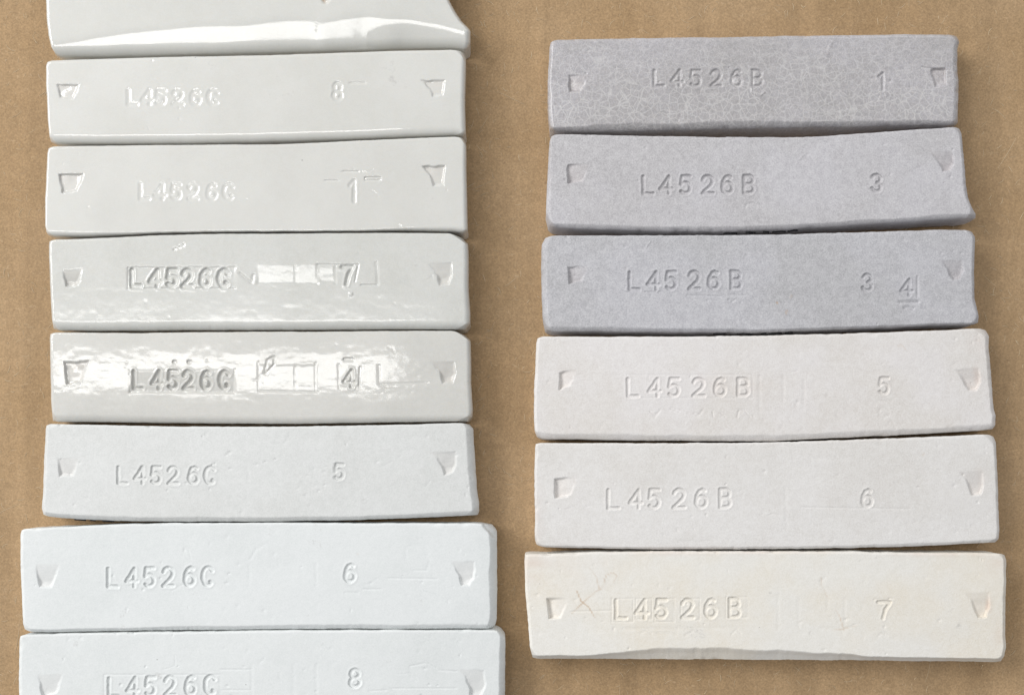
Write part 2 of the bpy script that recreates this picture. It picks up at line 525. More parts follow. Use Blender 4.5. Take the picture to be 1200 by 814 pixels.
    # walls
    idx = np.arange(nv * nu).reshape(nv, nu)
    ring = np.concatenate([idx[0, :], idx[1:, -1], idx[-1, -2::-1], idx[-2:0:-1, 0]])
    Pf = P.reshape(-1, 3)
    rp = Pf[ring]
    cen = rp.mean(0)
    nr = len(ring)
    s = np.arange(nr) * 1.0
    tang = np.roll(rp, -3, 0) - np.roll(rp, 3, 0)
    outw = np.c_[-tang[:, 1], tang[:, 0]]; outw /= (np.linalg.norm(outw, axis=1, keepdims=True) + 1e-12)
    if np.mean(np.sum(outw * (rp[:, :2] - cen[:2]), 1)) < 0: outw = -outw
    rings = [rp.copy()]
    levels = [0.90, 0.62, 0.35, 0.08, 0.0]
    for li, lv in enumerate(levels):
        q = rp.copy()
        off = (-0.1 - (0.9 - 2.2 * np.clip(-outw[:, 1], 0, 1)) * (1 - lv) + 0.5 * vnoise(s, s * 0 + li * 3.3, 12, 1, seed + 80 + li) - (1.5 if lv == 0 else 0)) * S
        q[:, 0] += outw[:, 0] * off; q[:, 1] += outw[:, 1] * off
        q[:, 2] = rp[:, 2] * lv + (0.05 * S if lv == 0 else 0)
        rings.append(q)
    wall_v = np.concatenate(rings)
    wf = []
    for k in range(len(rings) - 1):
        a = np.arange(nr) + k * nr; b = np.roll(np.arange(nr), -1) + k * nr
        wf.append(np.c_[a, b, b + nr, a + nr])
    # quads of the top
    a = idx[:-1, :-1].ravel(); b = idx[:-1, 1:].ravel(); c = idx[1:, 1:].ravel(); d = idx[1:, :-1].ravel()
    q = np.c_[a, d, c, b]
    ow = owner.ravel()
    fo = np.where((ow[a] == ow[b]) & (ow[b] == ow[c]) & (ow[c] == ow[d]), ow[a], 0)
    base = np.array([cen[0], cen[1], 0.0])
    root = bpy.data.objects.new('ceramic_test_bar', None)
    root.location = base
    root.empty_display_size = 0.005
    col.objects.link(root)
    root['label'] = label; root['category'] = 'ceramic bar'; root['group'] = 'fired ceramic test bars laid out on the cardboard'
    Nf = n.reshape(-1, 3); mk = markv.ravel(); bl = blushv.ravel()
    def piece(name, faces, mat_, extra_v=None, extra_f=None, extra_n=None):
        used, inv = np.unique(faces, return_inverse=True)
        f = inv.reshape(faces.shape)
        vv, nn = Pf[used], Nf[used]
        aa = {'mark': mk[used], 'blush': bl[used]}
        if extra_v is not None:
            f = np.concatenate([f, extra_f + len(vv)]); vv = np.concatenate([vv, extra_v]); nn = np.concatenate([nn, extra_n])
            aa = {k_: np.concatenate([x_, np.zeros(len(extra_v))]) for k_, x_ in aa.items()}
        return mesh_object(name, vv, f, mat_, root, nn, aa, base)
    wn = np.c_[outw, np.zeros(nr)]
    wall_n = np.concatenate([(Nf[ring] + wn * 1.2) / np.linalg.norm(Nf[ring] + wn * 1.2, axis=1, keepdims=True)] + [wn] * (len(rings) - 1))
    wfa = np.concatenate(wf)
    # orient the wall quads outwards
    p0, p1, p2 = wall_v[wfa[0, 0]], wall_v[wfa[0, 1]], wall_v[wfa[0, 2]]
    if np.dot(np.cross(p1 - p0, p2 - p0)[:2], outw[0]) < 0: wfa = wfa[:, ::-1]
    piece('body', q[fo == 0], mat, wall_v, wfa, wall_n)
    for k, (kind, _, _) in enumerate(regs):
        f = q[fo == k + 1]
        if len(f):
            piece(kind, f, (notch_mat or mat))
    # marker writing on the lower wall: thin strips laid on it
    for pls in ink:
        vs, fs = [], []
        for pl in pls:
            for (x0, z0), (x1, z1) in zip(pl[:-1], pl[1:]):
                j0 = np.argmin(abs(Bp[:, 0] - x0)); j1 = np.argmin(abs(Bp[:, 0] - x1))
                A_, B_ = Pf[idx[-1, j0]], Pf[idx[-1, j1]]
                hw = 0.65 * S
                k0 = len(vs)
                for (p_, z_) in ((A_, z0), (B_, z1)):
                    for sg in (-1, 1):
                        for off in (-1.0 * S, -3.6 * S):
                            vs.append([p_[0] + sg * hw * 0.8, p_[1] + off + 1.6 * S, p_[2] - z_ * S + sg * hw * 0.5])
                o_ = k0
                fs += [[o_, o_ + 2, o_ + 6, o_ + 4], [o_ + 1, o_ + 5, o_ + 7, o_ + 3], [o_, o_ + 1, o_ + 3, o_ + 2],
                       [o_ + 4, o_ + 6, o_ + 7, o_ + 5], [o_ + 2, o_ + 3, o_ + 7, o_ + 6], [o_, o_ + 4, o_ + 5, o_ + 1]]
        mesh_object('marker_writing', np.array(vs), np.array(fs), INK, root, None, None, base)
    return root

def word(text, xs, y, h, w, hw=1.7, depth=2.2, soft=1.4, rot=0.0, slope=0.0, kind='stamped_letter'):
    """slope: y change per unit x"""
    out = []
    for ch, x in zip(text, xs):
        if ch == ' ': continue
        k = 'stamped_numeral' if ch.isdigit() else 'stamped_letter'
        out.append((k, ch, x, y + (x - xs[0]) * slope, h, w, hw, depth, soft, rot))
    return out

def rect(x0, y0, x1, y1):
    return [(x0, y0), (x1, y0), (x1, y1), (x0, y1), (x0, y0)]

# ================================================================ the surface
def sheet_z(X, Y):
    return 0.09 * np.sin(X / 27 * 2 * math.pi + 0.6 * vnoise(X, Y, 90, 90, 3)) + 0.35 * fbm(X, Y, 120, 120, 5, 3) - 0.8

def cardboard_sheet():
    nx, ny = 260, 220
    gx = np.linspace(-500, 1700, nx); gy = np.linspace(-500, 1400, ny)
    X, Y = np.meshgrid(gx, gy)
    Z = sheet_z(X, Y)
    Vt = np.stack([(X - CX) * S, -(Y - CY) * S, Z * S], -1).reshape(-1, 3)
    idx = np.arange(nx * ny).reshape(ny, nx)
    q = np.c_[idx[:-1, :-1].ravel(), idx[1:, :-1].ravel(), idx[1:, 1:].ravel(), idx[:-1, 1:].ravel()]
    ring = np.concatenate([idx[0, :], idx[1:, -1], idx[-1, -2::-1], idx[-2:0:-1, 0]])
    low = Vt[ring].copy(); low[:, 2] = -20 * S
    n0 = len(Vt); nr = len(ring)
    w = np.c_[ring, np.roll(ring, -1), n0 + np.roll(np.arange(nr), -1), n0 + np.arange(nr)]
    o = mesh_object('cardboard_sheet', np.concatenate([Vt, low]), np.concatenate([q, w]), make_cardboard(), None)
    o['kind'] = 'structure'
    return o
def paper_fibres(sheet):
    rs = np.random.RandomState(77)
    vs, fs = [], []
    fx, fy = rs.uniform(-60, 1260, 4200), rs.uniform(-60, 880, 4200)
    fz = sheet_z(fx, fy)
    for k in range(4200):
        x, y, zb = fx[k], fy[k], fz[k]
        a, L_, cv, w = rs.uniform(0, math.pi), rs.uniform(3, 11) * (1.6 if rs.rand() < 0.06 else 1), rs.uniform(-0.35, 0.35), rs.uniform(0.2, 0.46)
        n_ = 4
        if k % 60 == 0:
            L_, cv, w = rs.uniform(16, 48), rs.uniform(-0.15, 0.15), 0.34
        px_, py_ = x, y
        b0 = len(vs)
        for i_ in range(n_ + 1):
            nx_, ny_ = -math.sin(a), math.cos(a)
            h_ = zb - 0.02 + 0.12 * math.sin(math.pi * i_ / n_)
            ww = w * (0.5 + 0.5 * math.sin(math.pi * i_ / n_))
            vs.append([(px_ + nx_ * ww - CX) * S, -(py_ + ny_ * ww - CY) * S, h_ * S])
            vs.append([(px_ - nx_ * ww - CX) * S, -(py_ - ny_ * ww - CY) * S, h_ * S])
            vs.append([(px_ - CX) * S, -(py_ - CY) * S, (h_ + ww * 0.8) * S])
            px_ += math.cos(a) * L_ / n_; py_ += math.sin(a) * L_ / n_; a += cv
        for i_ in range(n_):
            q = b0 + 3 * i_
            fs += [[q, q + 3, q + 5, q + 2], [q + 2, q + 5, q + 4, q + 1], [q + 1, q + 4, q + 3, q]]
    m, nt, bs = new_mat('pale_paper_fibre')
    c = mix(nt, noise(nt, coords(nt), 0.05, 2), (0.50, 0.37, 0.22), (0.72, 0.59, 0.41))
    nt.links.new(c, bs.inputs['Base Color']); bs.inputs['Roughness'].default_value = 0.8
    o = mesh_object('paper_fibres', np.array(vs), np.array(fs), m, sheet)
    o['kind'] = 'stuff'
paper_fibres(cardboard_sheet())

# ================================================================ materials of the bars
GLAZE = dict(rough=0.4, spec=0.25, coat=1.0, coat_rough=0.035, grain=0.04, grain_col=0.03, sss=0.15)
m_top  = ceramic('glassy_white_porcelain', (0.637, 0.635, 0.601), (0.669, 0.667, 0.633), seed=1, **{**GLAZE, 'coat_rough': 0.07})
m_b    = ceramic('glossy_grey_porcelain', (0.652, 0.648, 0.612), (0.682, 0.678, 0.646), seed=2, **GLAZE)
m_c    = ceramic('glossy_ash_porcelain', (0.645, 0.640, 0.607), (0.674, 0.670, 0.637), seed=3, **GLAZE)
m_d    = ceramic('waxy_grey_porcelain', (0.601, 0.602, 0.570), (0.632, 0.633, 0.604), seed=4, **{**GLAZE, 'coat_rough': 0.13, 'grain': 0.12, 'grain_col': 0.05})
m_e    = ceramic('waxy_cream_porcelain', (0.611, 0.604, 0.570), (0.643, 0.635, 0.601), seed=5, **{**GLAZE, 'coat_rough': 0.10, 'grain_col': 0.04})
m_f    = ceramic('matte_off_white', (0.660, 0.668, 0.655), (0.685, 0.695, 0.685), 0.55, seed=6, grain=0.3, grain_col=0.09)
m_g    = ceramic('matte_white', (0.719, 0.743, 0.741), (0.750, 0.772, 0.772), 0.75, spec=0.3, seed=7, grain=0.3, grain_col=0.07, stain=0.1)
m_h    = ceramic('chalk_white', (0.714, 0.737, 0.734), (0.745, 0.767, 0.765), 0.78, spec=0.3, seed=8, grain=0.3, grain_col=0.07, stain=0.1)
m_r1   = ceramic('crackled_grey', (0.425, 0.409, 0.415), (0.462, 0.446, 0.462), 0.42, seed=9, grain=0.25, grain_col=0.12, crackle=True, coat=0.35, coat_rough=0.18, sss=0.1)
m_r2   = ceramic('matte_lilac_grey', (0.514, 0.502, 0.514), (0.551, 0.540, 0.562), 0.7, spec=0.3, seed=10, grain=0.4, grain_col=0.12)
m_r3   = ceramic('matte_blue_grey', (0.480, 0.476, 0.491), (0.520, 0.516, 0.541), 0.7, spec=0.3, seed=11, grain=0.4, grain_col=0.12)
m_r4   = ceramic('warm_white_bisque', (0.721, 0.692, 0.664), (0.752, 0.727, 0.716), 0.8, spec=0.25, seed=12, grain=0.45, grain_col=0.12, stain=0.05)
m_r5   = ceramic('grey_white_bisque', (0.721, 0.700, 0.675), (0.757, 0.740, 0.723), 0.8, spec=0.25, seed=13, grain=0.45, grain_col=0.12, stain=0.12)
m_r6   = ceramic('cream_bisque', (0.800, 0.758, 0.680), (0.805, 0.785, 0.740), 0.85, spec=0.25, seed=14, grain=0.4, grain_col=0.10, stain=0.15)

# ================================================================ left column
# 1: glassy bar cut by the top of the frame
def warpA(uv, X, Y):
    y0 = np.interp(X, [60, 90, 150, 230, 330, 370, 373, 400, 430, 455, 480, 510, 545], [49, 45, 36, 28, 22, 20, 24, 19, 15, 19, 19, 25, 35])
    y0 = y0 + 1.5 * vnoise(X, X * 0, 50, 30, 8)
    k = np.ones(9) / 9
    y0 = np.apply_along_axis(lambda r: np.convolve(np.r_[np.full(4, r[0]), r, np.full(4, r[-1])], k, 'valid'), 1, y0)
    g = np.interp(X, [0, 430, 470, 600], [0.0009, 0.0009, 0.004, 0.004])
    t = 2.0 * np.log1p(np.exp(np.clip((Y - y0) / 2.0, -20, 20)))
    return -(0.176 * t + g * t * t)
bar("glassy white bar with concave right end and long white reflections, at the frame's top",
    T=[(58, -62), (75, -70), (200, -72), (400, -72), (515, -70), (530, -60)],
    R=[(530, -60), (524, -30), (526, 0), (533, 13), (541, 25), (548, 32), (551.5, 37), (551, 50), (548, 59)],
    B=[(66, 65.5), (72, 67.5), (133, 67), (213, 65), (300, 63), (370, 61), (460, 58.6), (530, 57.4), (542, 58.5), (548, 59)],
    L=[(58, -62), (54, -40), (54, 0), (55, 25), (57, 42), (60, 55), (66, 65.5)],
    mat=m_top, bevB=(14, 9), bevR=(7, 8), bevL=(3, 2), warp=warpA, jag=0.3, rough_amp=0.06,
    strokes=[([[(371, 14), (370.5, 40), (370, 56)]], 0.5, 0.22, 0.8), ([[(376, -4), (381, 3), (385, -3)]], 2.0, 2.5, 1.5)],
    marks=[([(376, -4), (381, 2.5), (385, -3)], 1.8, 1.0)])

# 2
bar("glossy pale grey bar with melted marks, directly below the glassy white bar",
    T=[(55.5, 73), (59, 71.2), (130, 69), (200, 67), (250, 66.2), (320, 65), (400, 62), (460, 60), (530, 58.7), (540, 60), (543.5, 62.5)],
    R=[(543.5, 62.5), (546, 68), (545.5, 90), (545, 120), (545.5, 150), (546, 157), (543, 161)],
    B=[(60, 166.5), (64, 168.5), (133, 169), (213, 168.4), (300, 166.9), (400, 163.9), (480, 160.6), (533, 158.9), (543, 161)],
    L=[(55.5, 73), (54, 77), (54, 100), (55, 114), (56, 140), (58, 160), (60, 166.5)],
    mat=m_b, bevB=(12, 9), bevR=(7, 8), bevL=(2, 2), bevT=(3, 2), jag=0.3, rough_amp=0.05,
    warp=lambda uv, X, Y: -0.8 * (uv[1] * 2 - 1) ** 2,
    glyphs=word('L4526C', [150, 167, 183, 203, 224, 244], 106, 16, 17, 2.1, 0.46, 3.2) +
           word('8', [391], 98, 18, 15, 2.1, 0.7, 3.0),
    notches=[([(67, 99), (93, 99), (86, 115), (70, 115)], 2.4, (0, -1), 2.2), ([(494, 94.5), (521, 94.5), (519, 112), (507, 113), (503, 104)], 2.4, (0, -1), 2.2)],
    strokes=[([rect(410, 97, 428, 98)], 0.8, 0.7, 1.6)])

# 3
bar("glossy pale grey bar with short glints around its stamped 1",
    T=[(57, 174), (61, 171.7), (133, 170.8), (213, 170), (320, 169.2), (360, 168), (420, 165), (480, 162.2), (534, 160.3), (541, 161.5), (544.5, 164.5)],
    R=[(544.5, 164.5), (546.5, 170), (546.5, 200), (547.5, 240), (548, 265), (548, 270), (545, 273)],
    B=[(57, 275.8), (61, 277), (107, 277), (133, 276), (187, 273.6), (240, 272.3), (320, 272), (420, 271.2), (480, 270.3), (530, 271.2), (545, 273)],
    L=[(57, 174), (55.5, 180), (54, 215), (53, 235), (53, 264), (54.5, 272), (57, 275.8)],
    mat=m_c, bevB=([(50, 8), (180, 3), (420, 2.5), (500, 6), (550, 8)], 7), bevR=(6, 7), bevL=(2, 2), jag=0.35, rough_amp=0.05,
    warp=lambda uv, X, Y: -0.8 * (uv[1] * 2 - 1) ** 2 + 0.7 * uv[1],
    glyphs=word('L4526C', [164, 182, 201, 221, 243, 262], 216, 17, 17, 2.0, 0.46, 3.0) +
           word('1', [409], 212, 24, 22, 2.0, 0.7, 3.0),
    notches=[([(68, 203.5), (98, 203.5), (90, 224), (73, 226)], 3.4, (0, -1), 2.0), ([(494, 194.5), (521, 194.5), (520, 217), (508, 218), (504, 206)], 3.4, (0, -1), 2.0)],
    strokes=[([rect(428, 208, 446, 211)], 1.0, 1.0, 1.2), ([rect(381, 211.5, 397, 211.5)], 0.8, 0.8, 1.4), ([[(402, 201), (420, 201)]], 1.0, 0.8, 1.4)])

# 4
def peel(a, b, sx=30, sy=5, thr=0.0):
    def f(X, Y, U, V, seed):
        return a * fbm(X + 8 * vnoise(X, Y, 20, 20, seed + 77), Y, sx, sy, seed + 90, 3, 0.55) + b * fbm(X, Y, 7, 6, seed + 95, 2)
    return f
bar("waxy glossy grey bar stamped with a 7, above the very shiny rippled bar",
    T=[(58, 283), (62, 280.7), (90, 280), (133, 278.4), (187, 275.6), (240, 274.3), (300, 273.8), (420, 273), (500, 273), (528, 273.5), (541, 278.5)],
    R=[(541, 278.5), (548.5, 286), (549, 300), (549, 340), (551, 366), (551, 379), (546, 386)],
    B=[(63, 385), (69, 387), (133, 387.3), (213, 386.7), (320, 386.5), (380, 386.5), (460, 385.5), (535, 386), (546, 386)],
    L=[(58, 283), (57.5, 288), (58, 310), (59, 340), (61, 375), (63, 385)],
    mat=m_d, bevB=(11, 8), bevR=(7, 8), bevL=(3, 3), jag=0.4, rough_amp=0.1,
    warp=lambda uv, X, Y: -0.4 * (uv[1] * 2 - 1) ** 2 + 0.022 * (Y - 330), extra=peel(0.06, 0.033, 30, 10), plates=[(302, 309, 372, 333, 0.3, 0.064), (374, 311, 391, 331, 0.3, 0.058), (150, 313, 276, 339, 0.5, -0.03)],
    glyphs=word('L4526C', [154, 176, 196, 214, 235, 256], 317, 18, 17, 2.5, 1.9, 2.2) +
           word('7', [401], 313, 20, 20, 2.0, 2.0, 2.2),
    notches=[([(74, 316), (98, 313), (91, 334), (77, 336)], 5, (0, 1), 2.4), ([(498, 307), (530, 307), (530, 322), (526, 333), (515, 335), (512, 324), (505, 314)], 5.5, (0.2, 1), 2.2)],
    strokes=[([[(150, 314), (150, 338), (275, 338)]], 1.0, 0.8, 2.0), ([[(372, 309), (372, 333)], [(346, 311), (347, 332)]], 1.0, 0.5, 2.4),
             ([[(372, 310), (420, 310), (416, 330)]], 1.0, 0.8, 2.0), ([[(393, 312), (393, 332)]], 1.0, 0.8, 1.6), ([[(423, 334), (443, 334), (441, 307)]], 0.9, 0.9, 1.4),
             ([[(204, 292), (216, 287)]], 1.0, 0.9, 1.6), ([[(410, 344), (412, 344)]], 1.5, -0.9, 1.5), ([[(281, 320), (295, 332), (297, 322)]], 1.2, 1.0, 2.0)])

# 5
bar("very shiny bar stamped with a 4 and covered in rippled white reflections",
    T=[(59, 391.5), (63, 389.3), (100, 389.6), (150, 390.2), (200, 389.6), (300, 388.6), (380, 388.6), (450, 387.8), (532, 387.5), (546, 393.5)],
    R=[(546, 393.5), (551.5, 399), (552, 420), (552, 450), (554, 478), (553.5, 488), (549, 493.6)],
    B=[(62, 492.8), (68, 494), (100, 494), (200, 495.3), (320, 496.3), (370, 496), (450, 494.6), (520, 493.6), (549, 493.6)],
    L=[(59, 391.5), (58.4, 396), (59, 430), (60, 470), (62, 492.8)],
    mat=m_e, bevB=(9, 7), bevR=(6, 8), bevL=(3, 3), jag=0.4, rough_amp=0.1,
    warp=lambda uv, X, Y: -1.7 * np.abs(uv[1] * 2 - 1) ** 2.2 - 2.5 * sstep(430, 620, X), extra=peel(0.06, 0.036, 36, 10), plates=[(153, 434, 274, 459, 0.7, 0.09), (304, 428, 345, 457, 0.3, 0.0), (347, 428, 370, 457, 0.3, 0.0)],
    glyphs=word('L4526C', [156, 178, 197, 215, 236, 257], 435, 20, 17, 2.0, 2.4, 1.8) +
           word('4', [403], 434, 19, 18, 1.9, 2.2, 2.0),
    notches=[([(75, 424), (104, 423), (95, 448), (78, 450)], 4, (0, -1), 2.2), ([(505, 423), (532, 424), (534, 438), (530, 448), (519, 449), (516, 439), (511, 431)], 6, (0.2, 1), 2.2)],
    strokes=[([[(152, 434), (152, 459), (274, 460), (275, 433)]], 1.0, 0.4, 2.2), ([[(303, 424), (303, 458), (372, 459)], [(370, 425), (371, 458)], [(346, 430), (346, 456)], [(397, 427), (398, 456)]], 1.0, 0.6, 2.2),
             ([[(310, 437), (314, 421), (321, 418), (322, 426), (311, 438)]], 1.0, 1.4, 1.5), ([[(422, 430), (421, 452)], [(444, 428), (445, 450), (452, 456)]], 1.2, 0.9, 2.0),
             ([[(204, 424), (205, 424)], [(221, 424), (223, 424)], [(404, 421), (413, 421)]], 2.0, 1.4, 2.0), ([[(446, 450), (500, 448)]], 0.8, 0.42, 2.4)])

# 6
bar("off-white satin bar stamped C and 5, with bowed lower edge, below the shiny ones",
    T=[(54.5, 498.5), (57, 496.5), (100, 497.2), (150, 498.4), (200, 499.4), (300, 499.9), (400, 498.6), (480, 497), (540, 495.2), (550, 497)],
    R=[(550, 497), (554.5, 502), (555.5, 520), (557, 550), (559.5, 578), (561.5, 590), (561, 599), (559, 603)],
    B=[(51, 602.5), (55, 604.5), (70, 606.3), (100, 608.4), (150, 610), (200, 610.7), (300, 610.8), (400, 609.3), (480, 606.8), (559, 603)],
    L=[(54.5, 498.5), (53.5, 503), (52, 540), (51, 570), (49, 595), (51, 602.5)],
    mat=m_f, bevB=(5, 6), bevR=(8, 10), bevL=(3, 4), jag=0.6, rough_amp=0.3,
    glyphs=word('L4526C', [138, 158, 177, 197, 221, 240], 547, 19, 18, 1.8, 1.3, 1.0) + word('5', [392], 544, 17, 17, 1.8, 1.3, 1.0),
    notches=[([(67, 537), (93, 535), (86, 557), (70, 558)], 4.5, (-0.4, 1), 2.6), ([(500, 529), (534, 529), (534, 545), (530, 554), (521, 556), (518, 546), (512, 537)], 5.5, (0.2, 1), 2.2)],
    strokes=[([[(290, 545), (292, 562)]], 1, 0.3, 2)],
    ink=[[[(86, 4), (100, 2)], [(104, 3), (110, 5)], [(118, 3), (132, 3)]]])

# 7
bar("chalk white bar stamped C and 6, with a chipped upper right corner",
    T=[(25.5, 621), (29, 619), (55, 618), (100, 615.7), (140, 613.9), (200, 612.9), (320, 612.3), (450, 612.7), (560, 613), (577, 615)],
    R=[(577, 615), (582.5, 622), (582.5, 650), (582.5, 700), (582, 724), (580, 732), (575, 736)],
    B=[(29, 736.5), (34, 739.5), (60, 740.3), (100, 739.3), (150, 738.6), (200, 737.8), (320, 736.6), (450, 736), (575, 736)],
    L=[(25.5, 621), (24, 626), (24, 660), (26, 700), (27, 730), (29, 736.5)],
    mat=m_g, bevB=([(25, 3), (150, 4), (580, 7)], 6), bevR=(9, 12), bevL=(3, 3), jag=0.7, rough_amp=0.3,
    glyphs=word('L4526C', [126, 148, 169, 191, 216, 237], 666, 21, 19, 1.9, 1.6, 1.0, slope=-0.015) + word('6', [404], 661, 20, 19, 1.9, 1.6, 1.0),
    notches=[([(42, 661), (71, 660), (60, 687), (46, 688)], 5, (0, 1), 2.4), ([(527, 657), (557, 657), (556, 677), (550, 685), (541, 686), (538, 674), (533, 665)], 6, (0.2, 1), 2.0)],
    strokes=[([[(572, 614), (581, 624)]], 5.5, 5.0, 3.0), ([[(475, 642), (476, 655), (484, 668), (500, 668), (504, 655), (497, 642), (484, 638), (475, 642)]], 0.7, 0.41, 2.4),
             ([[(455, 677), (512, 678)], [(426, 690), (446, 690)], [(404, 694), (420, 694)], [(488, 681), (496, 692), (520, 703)], [(370, 660), (371, 686)], [(293, 655), (300, 643), (311, 637)], [(292, 660), (292, 686)]], 0.7, 0.46, 2.4)],
    marks=[([(418, 649), (420, 649)], 1.0, 0.9)])

# 8
bar("chalk white bar stamped with an 8, cut off by the bottom of the frame",
    T=[(24, 745), (27, 743.3), (100, 741.3), (200, 740.2), (320, 738.6), (450, 738), (580, 738), (588, 740)],
    R=[(588, 740), (592, 746), (592, 770), (591.5, 814), (592, 855), (586, 861)],
    B=[(26, 864), (120, 866), (300, 866), (586, 861)],
    L=[(24, 745), (23, 750), (22.5, 790), (22.5, 850), (26, 864)],
    mat=m_h, bevB=(5, 6), bevR=(7, 10), bevL=(3, 3), jag=0.7, rough_amp=0.3,
    glyphs=word('L4526C', [127, 149, 170, 193, 217, 240], 794, 21, 19, 1.9, 1.6, 1.0, slope=-0.022) + word('8', [410], 784, 20, 20, 1.9, 1.6, 1.0),
    notches=[([(44, 790), (75, 788), (66, 812), (50, 818)], 5, (0, 1), 2.4), ([(536, 783), (568, 784), (569, 805), (564, 816), (552, 817), (549, 803), (544, 792)], 6, (0.2, 1), 2.0)],
    strokes=[([rect(122, 790, 258, 818)], 0.7, 0.46, 2.4), ([[(258, 784), (293, 784)], [(260, 808), (293, 808)], [(295, 778), (295, 840)], [(344, 778), (344, 814)], [(371, 778), (371, 814)], [(327, 788), (329, 798)]], 0.7, 0.46, 2.4),
             ([[(433, 809), (453, 808)], [(460, 806), (535, 806)], [(480, 782), (482, 792), (488, 797)], [(480, 780), (500, 776), (515, 785), (535, 786)], [(304, 777), (310, 770)]], 0.7, 0.46, 2.4)])

# ================================================================ right column
bar("dark grey crackled bar stamped with a 1, topmost of the right row",
    T=[(645.5, 50), (650, 47), (700, 46), (770, 45), (850, 43.8), (920, 42.5), (1000, 41.3), (1060, 40.5), (1115, 41), (1121, 43)],
    R=[(1121, 43), (1124, 49), (1122, 58), (1122, 80), (1123, 100), (1122.5, 130), (1122, 144), (1119, 147.5)],
    B=[(645, 152), (650, 154.5), (670, 155), (720, 154.2), (820, 152), (920, 150), (1000, 148.8), (1060, 147.5), (1100, 147), (1119, 147.5)],
    L=[(645.5, 50), (644, 56), (643, 80), (642, 100), (643, 130), (645, 152)],
    mat=m_r1, bevB=([(640, 4), (700, 9), (1000, 8), (1120, 6)], 9), bevR=(5, 5), bevL=(4, 5), bevT=(3, 2), jag=0.7, rough_amp=0.3,
    glyphs=word('L4526B', [766, 787, 809, 833, 857, 881], 83, 18, 19, 1.5, 1.5, 2.2) + word('1', [1029], 86, 19, 20, 1.4, 1.5, 2.0),
    notches=[([(666, 88), (691, 87), (681, 107), (667, 108)], 6, (-0.7, 0.8), 1.4), ([(1090, 81), (1108, 80), (1110, 101), (1096, 102)], 4, (0, -1), 2.0)],
    strokes=[([[(881, 84), (881, 108), (890, 113), (896, 108)]], 0.9, -0.7, 1.4), ([[(1080, 79), (1094, 81), (1109, 83)]], 0.9, 0.8, 1.4), ([[(974, 49), (970, 64)]], 1.2, -0.8, 1.6), ([[(1032, 114), (1038, 114)]], 0.8, -0.8, 1.2)])

bar("lilac grey matte bar stamped with a single 3, its lower right tip curling outward",
    T=[(646, 160.5), (650, 157.8), (680, 157.6), (720, 158.8), (820, 160.5), (920, 161), (960, 159.8), (1000, 157.2), (1040, 154.5), (1075, 152), (1108, 149.8), (1120, 149), (1124, 151)],
    R=[(1124, 151), (1127, 157), (1128, 170), (1130, 190), (1132, 218), (1134, 231), (1139, 243), (1143.5, 251), (1143, 256)],
    B=[(643, 263), (648, 266.2), (680, 267.8), (745, 270), (845, 271), (900, 269.2), (950, 266.5), (1012, 262.8), (1075, 259), (1125, 255.3), (1143, 256)],
    L=[(646, 160.5), (644, 166), (642, 200), (641, 225), (640, 250), (643, 263)],
    mat=m_r2, bevB=(5, 5), bevR=(3, 4), bevL=([(150, 2), (260, 6)], 6), bevT=(2, 1.6), jag=0.8, rough_amp=0.3,
    glyphs=word('L4526B', [753, 774, 797, 823, 846, 871], 207, 20, 20, 1.8, 2.0, 1.0, slope=-0.008) + word('3', [1022], 205, 19, 18, 1.8, 2.0, 1.0),
    notches=[([(665, 193), (692, 191), (682, 212), (666, 215)], 7, (-0.8, 0.8), 1.4), ([(1087, 176), (1116, 176), (1118, 192), (1113, 200), (1105, 201), (1101, 193), (1094, 184)], 7.5, (0, 1), 1.8)],
    strokes=[([[(874, 242), (876, 239), (882, 238), (887, 242)]], 1.2, 0.7, 1.4), ([[(937, 187), (941, 182)]], 0.8, -0.8, 1.2)],
    ink=[[[(850, 8), (855, 7), (862, 7)], [(862, 7), (866, 10)], [(876, 7), (884, 8)], [(884, 7), (888, 10)], [(896, 6), (902, 8)], [(908, 9), (914, 6), (922, 7)], [(926, 8), (931, 5), (937, 7)]]])

